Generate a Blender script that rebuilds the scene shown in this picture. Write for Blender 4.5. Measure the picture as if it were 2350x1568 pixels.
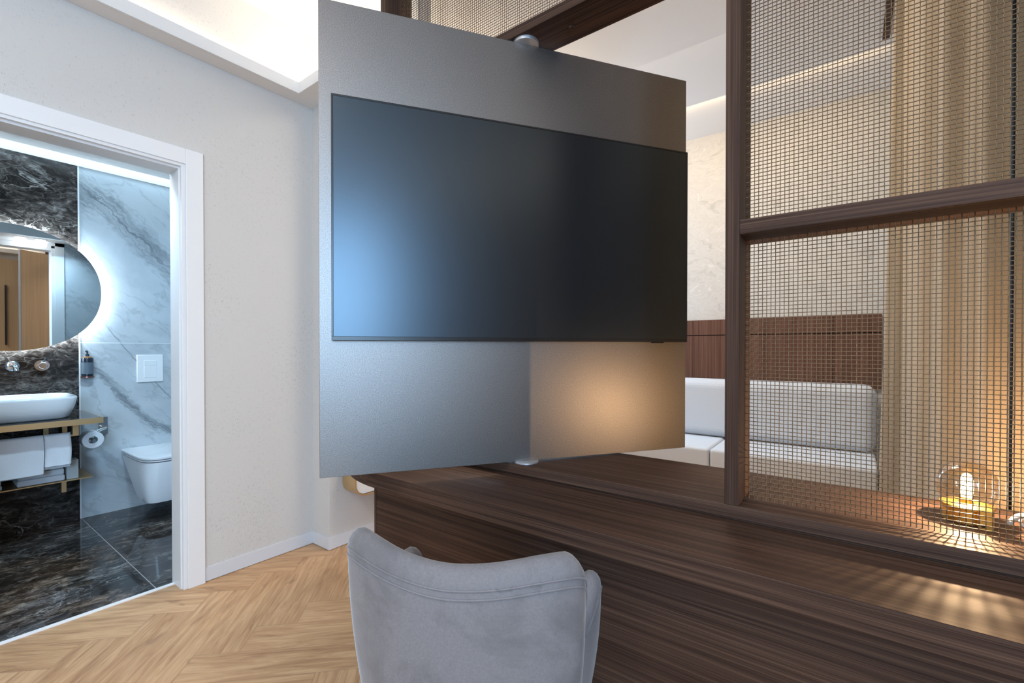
import bpy, bmesh, math, random
import numpy as np
from mathutils import Vector, Matrix

random.seed(7)
PI = math.pi
for o in list(bpy.data.objects):
    bpy.data.objects.remove(o)
S = bpy.context.scene
COL = S.collection

# ------------------------------------------------------------------ camera
cam = bpy.data.cameras.new('camera')
cam.sensor_width = 36.0
cam.lens = 36.0 * 1045.1 / 2350.0
cam.shift_y = (808.0 - 784.0) / 2350.0
cam.clip_start = 0.05
cam.clip_end = 60
co = bpy.data.objects.new('camera', cam)
COL.objects.link(co)
co.location = (0, 0, 1.2)
co.rotation_euler = (math.radians(90 - 0.47), 0, math.radians(36.675))
S.camera = co

# ------------------------------------------------------------------ world, exposure
W = bpy.data.worlds.new('world')
S.world = W
W.use_nodes = True
bg = W.node_tree.nodes['Background']
bg.inputs[0].default_value = (0.55, 0.72, 1.0, 1)
bg.inputs[1].default_value = 0.6
S.view_settings.view_transform = 'Standard'
S.view_settings.look = 'None'
S.view_settings.exposure = 0.0
S.view_settings.gamma = 1.0
S.view_settings.use_curve_mapping = False
S.cycles.use_denoising = True
S.cycles.max_bounces = 10
S.cycles.diffuse_bounces = 5
S.cycles.glossy_bounces = 5
S.cycles.transmission_bounces = 6
S.cycles.transparent_max_bounces = 12
S.cycles.sample_clamp_indirect = 6.0
S.cycles.caustics_reflective = False
S.cycles.caustics_refractive = False

# ------------------------------------------------------------------ lights
def area(name, loc, aim, sx, sy, power, color, along=(0, 1, 0), spread=180):
    l = bpy.data.lights.new(name, 'AREA')
    l.shape = 'RECTANGLE'
    l.size = sx
    l.size_y = sy
    l.energy = power
    l.color = color
    l.spread = math.radians(spread)
    o = bpy.data.objects.new(name, l)
    COL.objects.link(o)
    o.location = loc
    # local X (the long side sx) follows `along`, -Z points along `aim`
    zz = -Vector(aim).normalized()
    xx = Vector(along) - zz * Vector(along).dot(zz)
    xx.normalize()
    yy = zz.cross(xx)
    o.rotation_euler = Matrix((xx, yy, zz)).transposed().to_euler()
    return o

DAY = (0.43, 0.70, 1.0)
WARM = (1.0, 0.86, 0.68)
NEUT = (1.0, 0.93, 0.86)
COOL = (0.52, 0.78, 1.0)
area('daylight', (2.36, -1.95, 1.9), (-1, 0, 0), 1.3, 1.9, 235, DAY)
# cove strips lying on the soffit (room side and partition side) and round the rest of the room
area('cove_strip', (-2.60, -0.6, 2.70), (0.25, 0, 1), 4.0, 0.03, 7, WARM)
area('cove_strip', (-2.12, 1.44, 2.70), (0, -0.25, 1), 0.85, 0.03, 4, WARM, (1, 0, 0))
area('cove_strip', (2.12, -0.6, 2.75), (-0.25, 0, 1), 4.0, 0.03, 14, WARM)
area('ceiling_fill', (-0.4, -1.2, 3.05), (0, 0, -1), 1.4, 1.4, 45, (1.0, 0.91, 0.82))  # added soft fill behind the camera, no fixture known there
area('cove_strip', (-2.42, 2.95, 2.72), (0.35, 0, 1), 2.5, 0.03, 22, WARM)  # added unseen strip, brightens the bedroom ceiling behind the upper mesh
area('bedroom_fill', (-2.86, 3.80, 1.6), (1, 0, -0.3), 0.7, 1.3, 48, DAY)  # added cool fill for the sofa, shining through an added window
area('mural_wash', (-0.75, 3.65, 3.06), (0, 0.8, -1), 1.9, 0.05, 7, (1.0, 0.72, 0.42), (1, 0, 0))
area('bedroom_downlight', (-0.9, 2.7, 3.05), (0, 0.15, -1), 1.2, 0.8, 58, (1.0, 0.91, 0.80))
area('bathroom_slot_lamp', (-4.27, 0.3, 2.60), (0.1, 0, -1), 2.6, 0.1, 5, COOL)
area('bathroom_fill', (-3.3, -0.5, 2.46), (-0.2, 0.5, -1), 0.5, 0.5, 9, COOL)  # added bathroom fill, not a fixture of the room
for y_ in (0.62, 0.745):
    area('bathroom_downlight', (-2.90, y_, 2.115), (-0.75, 0.1, -1), 0.07, 0.07, 8, COOL)

# ------------------------------------------------------------------ node helper
class NB:
    def __init__(s, name):
        s.m = bpy.data.materials.new(name)
        s.m.use_nodes = True
        s.t = s.m.node_tree
        s.t.nodes.clear()
        s.out = s.t.nodes.new('ShaderNodeOutputMaterial')
    def n(s, typ, ins=None, **kw):
        nd = s.t.nodes.new(typ)
        for k, v in kw.items():
            setattr(nd, k, v)
        for k, v in (ins or {}).items():
            s.set(nd, k, v)
        return nd
    def set(s, nd, k, v):
        i = nd.inputs[k]
        if isinstance(v, bpy.types.NodeSocket):
            s.t.links.new(v, i)
        elif isinstance(v, bpy.types.Node):
            s.t.links.new(v.outputs[0], i)
        else:
            if i.type == 'RGBA' and len(v) == 3:
                v = (*v, 1)
            i.default_value = v
    def math(s, op, a, b=0.0, c=0.0, clamp=False):
        return s.n('ShaderNodeMath', {0: a, 1: b, 2: c}, operation=op, use_clamp=clamp).outputs[0]
    def ramp(s, fac, stops, interp='LINEAR'):
        nd = s.n('ShaderNodeValToRGB', {0: fac})
        nd.color_ramp.interpolation = interp
        e = nd.color_ramp.elements
        while len(e) > 1:
            e.remove(e[-1])
        for i, (p, c) in enumerate(stops):
            if i == 0:
                el = e[0]
                el.position = p
            else:
                el = e.new(p)
            if isinstance(c, (int, float)):
                c = (c, c, c)
            el.color = (*c, 1)
        return nd.outputs[0]
    def mix(s, f, a, b, mode='MIX'):
        nd = s.n('ShaderNodeMix', data_type='RGBA', blend_type=mode)
        s.set(nd, 0, f)
        s.set(nd, 6, a)
        s.set(nd, 7, b)
        return nd.outputs[2]
    def pos(s, scale=(1, 1, 1), rot=(0, 0, 0), loc=(0, 0, 0), src='Object'):
        tc = s.n('ShaderNodeTexCoord')
        return s.n('ShaderNodeMapping', {0: tc.outputs[src], 'Scale': scale, 'Rotation': rot, 'Location': loc}).outputs[0]
    def noise(s, vec, scale, detail=3, rough=0.55, dist=0.0):
        return s.n('ShaderNodeTexNoise', {'Vector': vec, 'Scale': scale, 'Detail': detail, 'Roughness': rough, 'Distortion': dist}).outputs[0]
    def bump(s, h, strength, dist=0.001):
        return s.n('ShaderNodeBump', {'Height': h, 'Strength': strength, 'Distance': dist}).outputs[0]
    def bsdf(s, **kw):
        b = s.n('ShaderNodeBsdfPrincipled')
        for k, v in kw.items():
            s.set(b, k.replace('_', ' '), v)
        s.t.links.new(b.outputs[0], s.out.inputs[0])
        return b

def plain(name, col, rough=0.5, metal=0.0, **kw):
    q = NB(name)
    q.bsdf(Base_Color=col, Roughness=rough, Metallic=metal, **kw)
    return q.m

def emit(name, col, strength):
    q = NB(name)
    e = q.n('ShaderNodeEmission', {0: col, 1: strength})
    q.t.links.new(e.outputs[0], q.out.inputs[0])
    return q.m

def wood(name, axis, dark, mid, light, rough=0.58, coat=0.0):
    """fine straight walnut grain running along one axis"""
    q = NB(name)
    k = 'xyz'.index(axis)
    def streak(lo, hi, det, dist=0.0):
        sc = [hi] * 3
        sc[k] = lo
        return q.noise(q.pos(scale=sc), 1.0, det, 0.62, dist)
    n1 = streak(0.5, 85.0, 4, 0.15)
    n2 = streak(2.2, 420.0, 2)
    n3 = streak(0.35, 14.0, 3)
    f = q.math('ADD', q.math('MULTIPLY', n1, 0.42), q.math('ADD', q.math('MULTIPLY', n2, 0.42), q.math('MULTIPLY', n3, 0.20)))
    c = q.ramp(f, [(0.38, dark), (0.52, mid), (0.69, light)])
    r = q.math('ADD', q.math('MULTIPLY', n2, 0.12), rough - 0.06)
    q.bsdf(Base_Color=c, Roughness=r, Normal=q.bump(n2, 0.12, 0.0006), Coat_Weight=coat, Specular_IOR_Level=0.16)
    return q.m

M = {}
WD, WM, WL = (0.025, 0.0132, 0.0096), (0.070, 0.0385, 0.0268), (0.150, 0.087, 0.058)
M['walnut_x'] = wood('walnut_grain_lengthwise', 'x', WD, WM, WL)
M['walnut_z'] = wood('walnut_grain_upright', 'z', WD, WM, WL)
M['walnut_board'] = wood('walnut_headboard', 'z', (0.05, 0.024, 0.017), (0.115, 0.056, 0.038), (0.21, 0.11, 0.075))
M['tan_front'] = wood('tan_wardrobe_front', 'z', (0.36, 0.23, 0.13), (0.43, 0.285, 0.165), (0.50, 0.345, 0.21), 0.45)

# wallpaper with a fine woven texture
def wallpaper(name, col, plane):
    q = NB(name)
    tc = q.n('ShaderNodeTexCoord').outputs['Object']
    sx = q.n('ShaderNodeSeparateXYZ', {0: tc})
    h = q.math('ADD', sx.outputs['Y'], sx.outputs['X'])
    v = sx.outputs['Z']
    def thread(c, across, f1, f2):
        vec = q.n('ShaderNodeCombineXYZ', {0: q.math('MULTIPLY', c, f1), 1: q.math('MULTIPLY', across, f2)})
        return q.noise(vec, 1.0, 2, 0.5)
    a = thread(h, v, 330, 42)
    b = thread(v, h, 380, 38)
    cl = q.noise(tc, 2.0, 2)
    s_ = q.math('ADD', q.math('ADD', a, b), q.math('MULTIPLY', cl, 0.4))
    c = q.ramp(s_, [(0.97, tuple(x * 0.87 for x in col)), (1.2, col), (1.43, tuple(min(1, x * 1.09) for x in col))])
    q.bsdf(Base_Color=c, Roughness=0.85, Normal=q.bump(s_, 0.25, 0.0008), Specular_IOR_Level=0.2)
    return q.m
M['paper_x'] = wallpaper('woven_wallpaper_side', (0.595, 0.57, 0.54), 'x')
M['paper_y'] = wallpaper('woven_wallpaper_end', (0.595, 0.57, 0.54), 'y')
M['white_paint'] = plain('white_ceiling_paint', (0.80, 0.785, 0.765), 0.8)
M['white_lacquer'] = plain('white_lacquer', (0.84, 0.84, 0.84), 0.38)
M['skirting'] = plain('pale_skirting_paint', (0.68, 0.685, 0.71), 0.5)

# bedroom mural wallpaper: grey swirling clouds
def mural():
    q = NB('cloud_mural_wallpaper')
    p = q.pos(scale=(1, 1, 1.5))
    w = q.noise(p, 2.2, 3, 0.5)
    pv = q.n('ShaderNodeVectorMath', {0: p, 1: q.n('ShaderNodeCombineXYZ', {0: w, 1: w, 2: q.math('MULTIPLY', w, 0.4)})}, operation='ADD').outputs[0]
    n1 = q.noise(pv, 4.5, 8, 0.62, 1.6)
    c = q.ramp(n1, [(0.30, (0.44, 0.43, 0.41)), (0.47, (0.58, 0.565, 0.54)), (0.56, (0.53, 0.515, 0.49)), (0.72, (0.68, 0.665, 0.64))])
    q.bsdf(Base_Color=c, Roughness=0.75, Specular_IOR_Level=0.2)
    return q.m
M['mural'] = mural()

# oak planks: grain follows the plank's own UV
def oak():
    q = NB('oak_herringbone_planks')
    uv = q.n('ShaderNodeUVMap', uv_map='plank').outputs[0]
    at = q.n('ShaderNodeAttribute', attribute_name='tone')
    rnd = at.outputs['Fac']
    sp = q.n('ShaderNodeSeparateXYZ', {0: uv})
    u, v = sp.outputs[0], sp.outputs[1]
    off = q.math('MULTIPLY', rnd, 37.0)
    vec = q.n('ShaderNodeCombineXYZ', {0: q.math('ADD', q.math('MULTIPLY', u, 3.0), off), 1: q.math('MULTIPLY', v, 26.0), 2: off})
    n1 = q.noise(vec, 1.0, 6, 0.62, 1.1)
    vec2 = q.n('ShaderNodeCombineXYZ', {0: q.math('ADD', q.math('MULTIPLY', u, 6.0), off), 1: q.math('MULTIPLY', v, 160.0), 2: off})
    n2 = q.noise(vec2, 1.0, 3, 0.6)
    vec3 = q.n('ShaderNodeCombineXYZ', {0: q.math('ADD', q.math('MULTIPLY', u, 5.0), off), 1: q.math('MULTIPLY', v, 13.0), 2: off})
    kn = q.ramp(q.noise(vec3, 1.0, 2, 0.5, 0.6), [(0.0, 1.0), (0.27, 1.0), (0.33, 0.0)])
    f = q.math('ADD', q.math('MULTIPLY', n1, 0.75), q.math('MULTIPLY', n2, 0.3))
    c = q.ramp(f, [(0.36, (0.25, 0.125, 0.055)), (0.48, (0.46, 0.265, 0.130)), (0.64, (0.66, 0.425, 0.235))])
    c = q.mix(0.3, c, q.ramp(rnd, [(0, (0.42, 0.235, 0.115)), (0.5, (0.54, 0.325, 0.17)), (1, (0.66, 0.43, 0.25))]))
    c = q.mix(q.math('MULTIPLY', kn, 0.45), c, (0.20, 0.11, 0.06))
    e = q.math('MINIMUM', q.math('MINIMUM', u, q.math('SUBTRACT', 0.66, u)), q.math('MINIMUM', v, q.math('SUBTRACT', 0.165, v)))
    g = q.ramp(e, [(0.0, 0.0), (0.0016, 1.0)])
    c = q.mix(g, q.mix(0.30, c, (0.16, 0.09, 0.05)), c)
    q.bsdf(Base_Color=c, Roughness=q.math('ADD', q.math('MULTIPLY', n2, 0.15), 0.40), Normal=q.bump(q.math('ADD', n2, g), 0.15, 0.0006))
    return q.m
M['oak'] = oak()

def dark_marble(name, rough=0.08, floor=False):
    q = NB(name)
    p = q.pos(rot=(0.65, 0.2, 0.3), scale=(1.3, 0.75, 1.5))
    w1 = q.noise(p, 2.6, 4, 0.6)
    w = q.n('ShaderNodeCombineXYZ', {0: w1, 1: q.noise(p, 3.1, 4, 0.6), 2: w1})
    pv = q.n('ShaderNodeVectorMath', {0: p, 1: q.n('ShaderNodeVectorMath', {0: w, 1: (0.28, 0.28, 0.28)}, operation='MULTIPLY').outputs[0]}, operation='ADD').outputs[0]
    def ridge(sc, off, width, det=7, dist=0.3):
        v = q.n('ShaderNodeVectorMath', {0: pv, 1: (off, off * 0.7, off * 1.3)}, operation='ADD').outputs[0]
        d = q.math('ABSOLUTE', q.math('SUBTRACT', q.noise(v, sc, det, 0.6, dist), 0.5))
        return q.ramp(d, [(0.0, 1.0), (width * 0.3, 0.7), (width, 0.0)])
    vo = q.n('ShaderNodeTexVoronoi', {'Vector': pv, 'Scale': 17.0}, feature='DISTANCE_TO_EDGE').outputs[0]
    v2 = q.ramp(vo, [(0.0, 1.0), (0.045, 0.0)])
    v1 = ridge(2.0, 0.0, 0.008, 5, 0.1)
    m1 = q.ramp(q.noise(p, 4.0, 4), [(0.46, 0.0), (0.66, 1.0)])
    cl = q.noise(pv, 17.0, 10, 0.80, 0.3)
    cl2 = q.noise(pv, 3.2, 5, 0.6, 0.4)
    clm = q.math('ADD', q.math('MULTIPLY', cl, 0.7), q.math('MULTIPLY', cl2, 0.3))
    base = q.ramp(clm, [(0.40, (0.008, 0.0065, 0.006)), (0.47, (0.022, 0.018, 0.016)), (0.52, (0.055, 0.046, 0.041)), (0.57, (0.13, 0.115, 0.105)), (0.64, (0.32, 0.295, 0.275))])
    if floor:
        base = q.mix(q.ramp(q.noise(p, 1.7, 3), [(0.5, 0.0), (0.7, 0.6)]), base, q.mix(1.0, base, (2.2, 1.5, 0.9), 'MULTIPLY'))
    c = q.mix(q.math('MULTIPLY', v2, q.math('MULTIPLY', m1, 0.5)), base, (0.30, 0.275, 0.25))
    c = q.mix(q.math('MULTIPLY', q.math('MULTIPLY', v1, m1), 0.75), c, (0.46, 0.43, 0.40))
    if floor:
        sx = q.n('ShaderNodeSeparateXYZ', {0: q.n('ShaderNodeTexCoord').outputs['Object']})
        j = q.math('LESS_THAN', q.math('ABSOLUTE', q.math('SUBTRACT', sx.outputs['Y'], 0.755)), 0.0018)
        c = q.mix(j, c, (0.45, 0.42, 0.40))
    q.bsdf(Base_Color=c, Roughness=rough)
    return q.m
M['dark_marble'] = dark_marble('dark_brown_marble')
M['dark_marble_floor'] = dark_marble('dark_marble_floor_tile', 0.06, True)

def white_marble():
    q = NB('white_veined_marble')
    sx = q.n('ShaderNodeSeparateXYZ', {0: q.n('ShaderNodeTexCoord').outputs['Object']})
    x, y, z = sx.outputs
    yy = q.math('ADD', y, x)
    zz = q.math('ADD', z, q.math('MULTIPLY', q.math('GREATER_THAN', z, 1.239), 0.33))
    al = q.math('MULTIPLY', q.math('SUBTRACT', yy, zz), 0.9)
    ac = q.math('ADD', q.math('MULTIPLY', yy, 1.0), q.math('MULTIPLY', zz, 1.1))
    v0 = q.n('ShaderNodeCombineXYZ', {0: al, 1: ac, 2: 0.3})
    w = q.noise(v0, 1.7, 4, 0.6)
    ac2 = q.math('ADD', ac, q.math('MULTIPLY', w, 0.55))
    def ridge(sa, sc, off, width, det=5):
        v = q.n('ShaderNodeCombineXYZ', {0: q.math('MULTIPLY', al, sa), 1: q.math('MULTIPLY', ac2, sc), 2: off})
        n = q.noise(v, 1.0, det, 0.55, 0.4)
        d = q.math('ABSOLUTE', q.math('SUBTRACT', n, 0.5))
        return q.ramp(d, [(0.0, 1.0), (width * 0.25, 0.75), (width, 0.0)])
    mask = q.ramp(q.noise(v0, 1.5, 3), [(0.42, 0.15), (0.62, 1.0)])
    big = q.math('MULTIPLY', ridge(0.8, 1.9, 4.2, 0.075), mask)
    thin = q.math('MULTIPLY', ridge(1.3, 3.6, 9.1, 0.022, 6), 0.5)
    soft = q.noise(v0, 2.2, 4, 0.55, 0.5)
    base = q.ramp(soft, [(0.3, (0.46, 0.50, 0.53)), (0.6, (0.56, 0.60, 0.625))])
    def band(y0, y1, z0, s1, cc, width, amp):
        # one bold vein following a bent diagonal path down the slab
        a = q.math('SUBTRACT', y, y0)
        b = q.math('SUBTRACT', y, y1)
        path = q.math('ADD', q.math('ADD', z0, q.math('MULTIPLY', a, s1)), q.math('MULTIPLY', q.math('MULTIPLY', a, b), cc))
        wob = q.math('ADD', q.math('MULTIPLY', q.math('SUBTRACT', q.noise(v0, 5.0, 4, 0.6), 0.5), amp), q.math('MULTIPLY', q.math('SUBTRACT', q.noise(v0, 17.0, 4, 0.6), 0.5), amp * 0.5))
        d = q.math('ABSOLUTE', q.math('ADD', q.math('MULTIPLY', q.math('SUBTRACT', z, path), 0.7), wob))
        stv = q.n('ShaderNodeCombineXYZ', {0: q.math('MULTIPLY', al, 2.5), 1: q.math('MULTIPLY', q.math('ADD', ac, wob), 42.0), 2: z0})
        st = q.ramp(q.noise(stv, 1.0, 4, 0.6, 0.5), [(0.38, 0.25), (0.6, 1.0)])
        inside = q.math('LESS_THAN', q.math('ABSOLUTE', q.math('SUBTRACT', y, 1.25)), 0.62)
        return q.math('MULTIPLY', q.math('MULTIPLY', q.ramp(d, [(0.0, 1.0), (width * 0.6, 0.7), (width, 0.0)]), st), inside)
    c = q.mix(q.math('MULTIPLY', big, 0.30), base, (0.25, 0.28, 0.30))
    c = q.mix(q.math('MULTIPLY', thin, 0.75), c, (0.28, 0.31, 0.33))
    for args, k in (((0.78, 1.04, 2.30, -0.80, -0.69, 0.10, 0.16), 0.95), ((0.884, 1.032, 0.977, -1.385, 1.113, 0.045, 0.13), 0.9), ((0.834, 1.08, 0.51, -1.39, 0.6, 0.05, 0.16), 0.5), ((0.874, 0.971, 1.404, -1.62, 0.5, 0.006, 0.03), 0.8)):
        c = q.mix(q.math('MULTIPLY', band(*args), k), c, (0.17, 0.19, 0.205))
    j = q.math('LESS_THAN', q.math('ABSOLUTE', q.math('SUBTRACT', z, 1.239)), 0.002)
    c = q.mix(j, c, (0.82, 0.84, 0.85))
    q.bsdf(Base_Color=c, Roughness=0.14)
    return q.m
M['white_marble'] = white_marble()

def grained_panel():
    q = NB('bronze_grey_textured_metal')
    p = q.pos()
    n = q.noise(p, 330, 2, 0.7)
    c = q.ramp(n, [(0.35, (0.190, 0.172, 0.160)), (0.65, (0.285, 0.262, 0.246))])
    q.bsdf(Base_Color=c, Metallic=1.0, Roughness=0.43, Normal=q.bump(n, 0.30, 0.0008))
    return q.m
M['panel'] = grained_panel()
q = NB('matt_black_screen')
q.bsdf(Base_Color=(0.004, 0.004, 0.005), Roughness=0.30, Specular_IOR_Level=0.5, IOR=1.76, Specular_Tint=(0.70, 0.86, 1.0))
M['screen'] = q.m
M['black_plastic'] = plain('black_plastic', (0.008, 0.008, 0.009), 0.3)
M['chrome'] = plain('polished_chrome', (0.80, 0.82, 0.84), 0.12, 1.0)
M['steel'] = plain('brushed_steel', (0.74, 0.77, 0.82), 0.42, 0.85)
M['brass'] = plain('satin_brass', (0.72, 0.52, 0.28), 0.38, 0.9)
M['lamp_brass'] = plain('golden_lamp_metal', (0.83, 0.55, 0.13), 0.30, 1.0)
M['mesh_brass'] = plain('bronze_wire', (0.20, 0.14, 0.085), 0.40, 0.8)
M['mirror'] = plain('mirror_glass', (0.86, 0.90, 0.91), 0.01, 1.0)
M['ceramic'] = plain('white_ceramic', (0.80, 0.82, 0.84), 0.08)
M['bottle'] = plain('dark_navy_bottle', (0.012, 0.02, 0.035), 0.15)
M['bottle_label'] = plain('grey_bottle_label', (0.10, 0.13, 0.16), 0.5)
M['rose_metal'] = plain('rose_metal_holder', (0.32, 0.17, 0.15), 0.3, 0.9)
M['amber_cap'] = plain('amber_cap', (0.35, 0.19, 0.08), 0.35)
M['cord'] = plain('white_plastic_cord', (0.80, 0.76, 0.70), 0.4)
M['paper'] = plain('white_paper', (0.82, 0.83, 0.85), 0.9)
M['dark_gap'] = plain('shadow_gap', (0.01, 0.008, 0.007), 0.8)
M['tissue_box'] = plain('mottled_card', (0.55, 0.57, 0.56), 0.5)
M['led'] = emit('led_strip', (0.74, 0.89, 1.0), 135)
M['spot_disc'] = emit('downlight_disc', (0.95, 0.98, 1.0), 25)

def cloth(name, col, sc, rough=0.9, blotch=0.0, bl_sc=3.0, strength=0.25):
    q = NB(name)
    p = q.pos()
    n = q.noise(p, sc, 3, 0.6)
    c = q.ramp(n, [(0.3, tuple(x * 0.88 for x in col)), (0.7, tuple(min(1, x * 1.06) for x in col))])
    if blotch:
        b = q.noise(p, bl_sc, 6, 0.65, 0.8)
        c = q.mix(q.ramp(b, [(0.36, blotch), (0.52, 0.0)]), c, tuple(x * 0.62 for x in col))
        b2 = q.noise(q.pos(loc=(3.1, 1.7, 0.4)), bl_sc * 2.4, 4, 0.6, 1.5)
        c = q.mix(q.ramp(b2, [(0.27, blotch), (0.37, 0.0)]), c, tuple(x * 0.5 for x in col))
    q.bsdf(Base_Color=c, Roughness=rough, Normal=q.bump(n, strength, 0.001), Sheen_Weight=0.35, Sheen_Roughness=0.4, Specular_IOR_Level=0.2)
    return q.m
M['velvet'] = cloth('pale_grey_velvet', (0.215, 0.20, 0.205), 260, 0.85, 0.60, 5.5, 0.06)
M['sofa'] = cloth('light_grey_linen', (0.56, 0.60, 0.655), 300, 0.9)
M['towel'] = cloth('white_terry', (0.80, 0.81, 0.84), 500, 0.95, 0, 3, 0.6)
M['curtain'] = cloth('beige_curtain_fabric', (0.33, 0.245, 0.155), 380, 0.9)

def globe_glass():
    q = NB('thin_amber_glass')
    tr = q.n('ShaderNodeBsdfTransparent', {0: (0.97, 0.90, 0.80)})
    gl = q.n('ShaderNodeBsdfGlossy', {0: (1, 0.95, 0.88), 'Roughness': 0.02})
    lw = q.n('ShaderNodeLayerWeight', {0: 0.30})
    f = q.math('ADD', q.math('MULTIPLY', lw.outputs['Facing'], 0.55), 0.06)
    mx = q.n('ShaderNodeMixShader', {0: f, 1: tr.outputs[0], 2: gl.outputs[0]})
    q.t.links.new(mx.outputs[0], q.out.inputs[0])
    return q.m
M['globe'] = globe_glass()
def bulb_glass():
    q = NB('glowing_bulb_glass')
    tr = q.n('ShaderNodeBsdfTransparent', {0: (1, 1, 1)})
    em = q.n('ShaderNodeEmission', {0: (1.0, 0.76, 0.42), 1: 5.0})
    ad = q.n('ShaderNodeAddShader', {0: tr.outputs[0], 1: em.outputs[0]})
    q.t.links.new(ad.outputs[0], q.out.inputs[0])
    return q.m
M['bulb_glass'] = bulb_glass()
def pane_glass():
    q = NB('window_glass')
    tr = q.n('ShaderNodeBsdfTransparent', {0: (0.96, 0.98, 1)})
    gl = q.n('ShaderNodeBsdfGlossy', {'Roughness': 0.01})
    mx = q.n('ShaderNodeMixShader', {0: 0.06, 1: tr.outputs[0], 2: gl.outputs[0]})
    q.t.links.new(mx.outputs[0], q.out.inputs[0])
    return q.m
M['pane'] = pane_glass()

# ------------------------------------------------------------------ mesh builder
class MB:
    def __init__(s):
        s.v, s.f = [], []
    def add(s, vs, fs):
        b = len(s.v)
        s.v += [tuple(map(float, p)) for p in vs]
        s.f += [tuple(b + i for i in f) for f in fs]
        return s
    def box(s, a, b):
        x0, y0, z0 = (min(a[i], b[i]) for i in range(3))
        x1, y1, z1 = (max(a[i], b[i]) for i in range(3))
        return s.add([(x0, y0, z0), (x1, y0, z0), (x1, y1, z0), (x0, y1, z0), (x0, y0, z1), (x1, y0, z1), (x1, y1, z1), (x0, y1, z1)],
                     [(0, 3, 2, 1), (4, 5, 6, 7), (0, 1, 5, 4), (1, 2, 6, 5), (2, 3, 7, 6), (3, 0, 4, 7)])
    def prism(s, poly, z0, z1, axis='z'):
        n = len(poly)
        def P(p, h):
            if axis == 'z': return (p[0], p[1], h)
            if axis == 'x': return (h, p[0], p[1])
            return (p[0], h, p[1])
        vs = [P(p, z0) for p in poly] + [P(p, z1) for p in poly]
        fs = [tuple(range(n))[::-1], tuple(range(n, 2 * n))] + [(i, (i + 1) % n, n + (i + 1) % n, n + i) for i in range(n)]
        return s.add(vs, fs)
    def loft(s, rings, cap0=True, cap1=True, closed=True):
        n = len(rings[0])
        vs = [p for r in rings for p in r]
        fs = []
        m = n if closed else n - 1
        for k in range(len(rings) - 1):
            for i in range(m):
                j = (i + 1) % n
                fs.append((k * n + i, k * n + j, (k + 1) * n + j, (k + 1) * n + i))
        if cap0: fs.append(tuple(range(n))[::-1])
        if cap1: fs.append(tuple((len(rings) - 1) * n + i for i in range(n)))
        return s.add(vs, fs)
    def lathe(s, prof, c=(0, 0, 0), seg=32, axis='z', cap0=True, cap1=True):
        rings = []
        for r, h in prof:
            ring = []
            for i in range(seg):
                a = 2 * PI * i / seg
                u, w = r * math.cos(a), r * math.sin(a)
                if axis == 'z': p = (u, w, h)
                elif axis == 'x': p = (h, u, w)
                else: p = (w, h, u)
                ring.append((c[0] + p[0], c[1] + p[1], c[2] + p[2]))
            rings.append(ring)
        return s.loft(rings, cap0, cap1)
    def tube(s, pts, r, seg=8):
        pts = [Vector(p) for p in pts]
        rings = []
        up = Vector((0, 0, 1))
        for i, p in enumerate(pts):
            t = (pts[min(i + 1, len(pts) - 1)] - pts[max(i - 1, 0)]).normalized()
            a = t.cross(up)
            if a.length < 1e-3: a = t.cross(Vector((1, 0, 0)))
            a.normalize()
            b = a.cross(t)
            rr = r(i / (len(pts) - 1)) if callable(r) else r
            rings.append([p + (a * math.cos(2 * PI * k / seg) + b * math.sin(2 * PI * k / seg)) * rr for k in range(seg)])
        return s.loft(rings)
    def build(s, name, mat, parent=None, off=None, bevel=0.0, smooth=False, seg=2, subsurf=0, angle=40):
        me = bpy.data.meshes.new(name)
        vs = s.v
        if off is not None:
            vs = [(p[0] - off[0], p[1] - off[1], p[2] - off[2]) for p in vs]
        me.from_pydata(vs, [], s.f)
        bm = bmesh.new()
        bm.from_mesh(me)
        bmesh.ops.recalc_face_normals(bm, faces=bm.faces)
        if smooth:
            for f in bm.faces: f.smooth = True
            for e in bm.edges:
                if len(e.link_faces) == 2 and e.calc_face_angle(0) > math.radians(angle): e.smooth = False
        bm.to_mesh(me)
        bm.free()
        me.materials.append(mat)
        o = bpy.data.objects.new(name, me)
        COL.objects.link(o)
        if parent: o.parent = parent
        if bevel:
            md = o.modifiers.new('bevel', 'BEVEL')
            md.width = bevel
            md.segments = seg
            md.limit_method = 'ANGLE'
            md.angle_limit = math.radians(50)
        if subsurf:
            md = o.modifiers.new('sub', 'SUBSURF')
            md.levels = md.render_levels = subsurf
        return o

def bx(*pairs):
    m = MB()
    for a, b in pairs: m.box(a, b)
    return m

def thing(name, label, cat, loc=(0, 0, 0), rotz=0.0, group=None):
    o = bpy.data.objects.new(name, None)
    COL.objects.link(o)
    o.location = loc
    o.rotation_euler = (0, 0, rotz)
    o.empty_display_size = 0.05
    o['label'] = label
    o['category'] = cat
    if group: o['group'] = group
    return o

def tag(o, label, cat, group=None, kind=None):
    o['label'] = label
    o['category'] = cat
    if group: o['group'] = group
    if kind: o['kind'] = kind
    return o

def struct(o, label=None, cat=None):
    o['kind'] = 'structure'
    if label: o['label'] = label
    if cat: o['category'] = cat
    return o

def arc(cx, cy, r, a0, a1, n):
    return [(cx + r * math.cos(math.radians(a0 + (a1 - a0) * i / n)), cy + r * math.sin(math.radians(a0 + (a1 - a0) * i / n))) for i in range(n + 1)]

def superell(cx, cy, a, b, e, n):
    out = []
    for i in range(n):
        t = 2 * PI * i / n
        c, s_ = math.cos(t), math.sin(t)
        out.append((cx + a * math.copysign(abs(c) ** (2 / e), c), cy + b * math.copysign(abs(s_) ** (2 / e), s_)))
    return out

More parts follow.
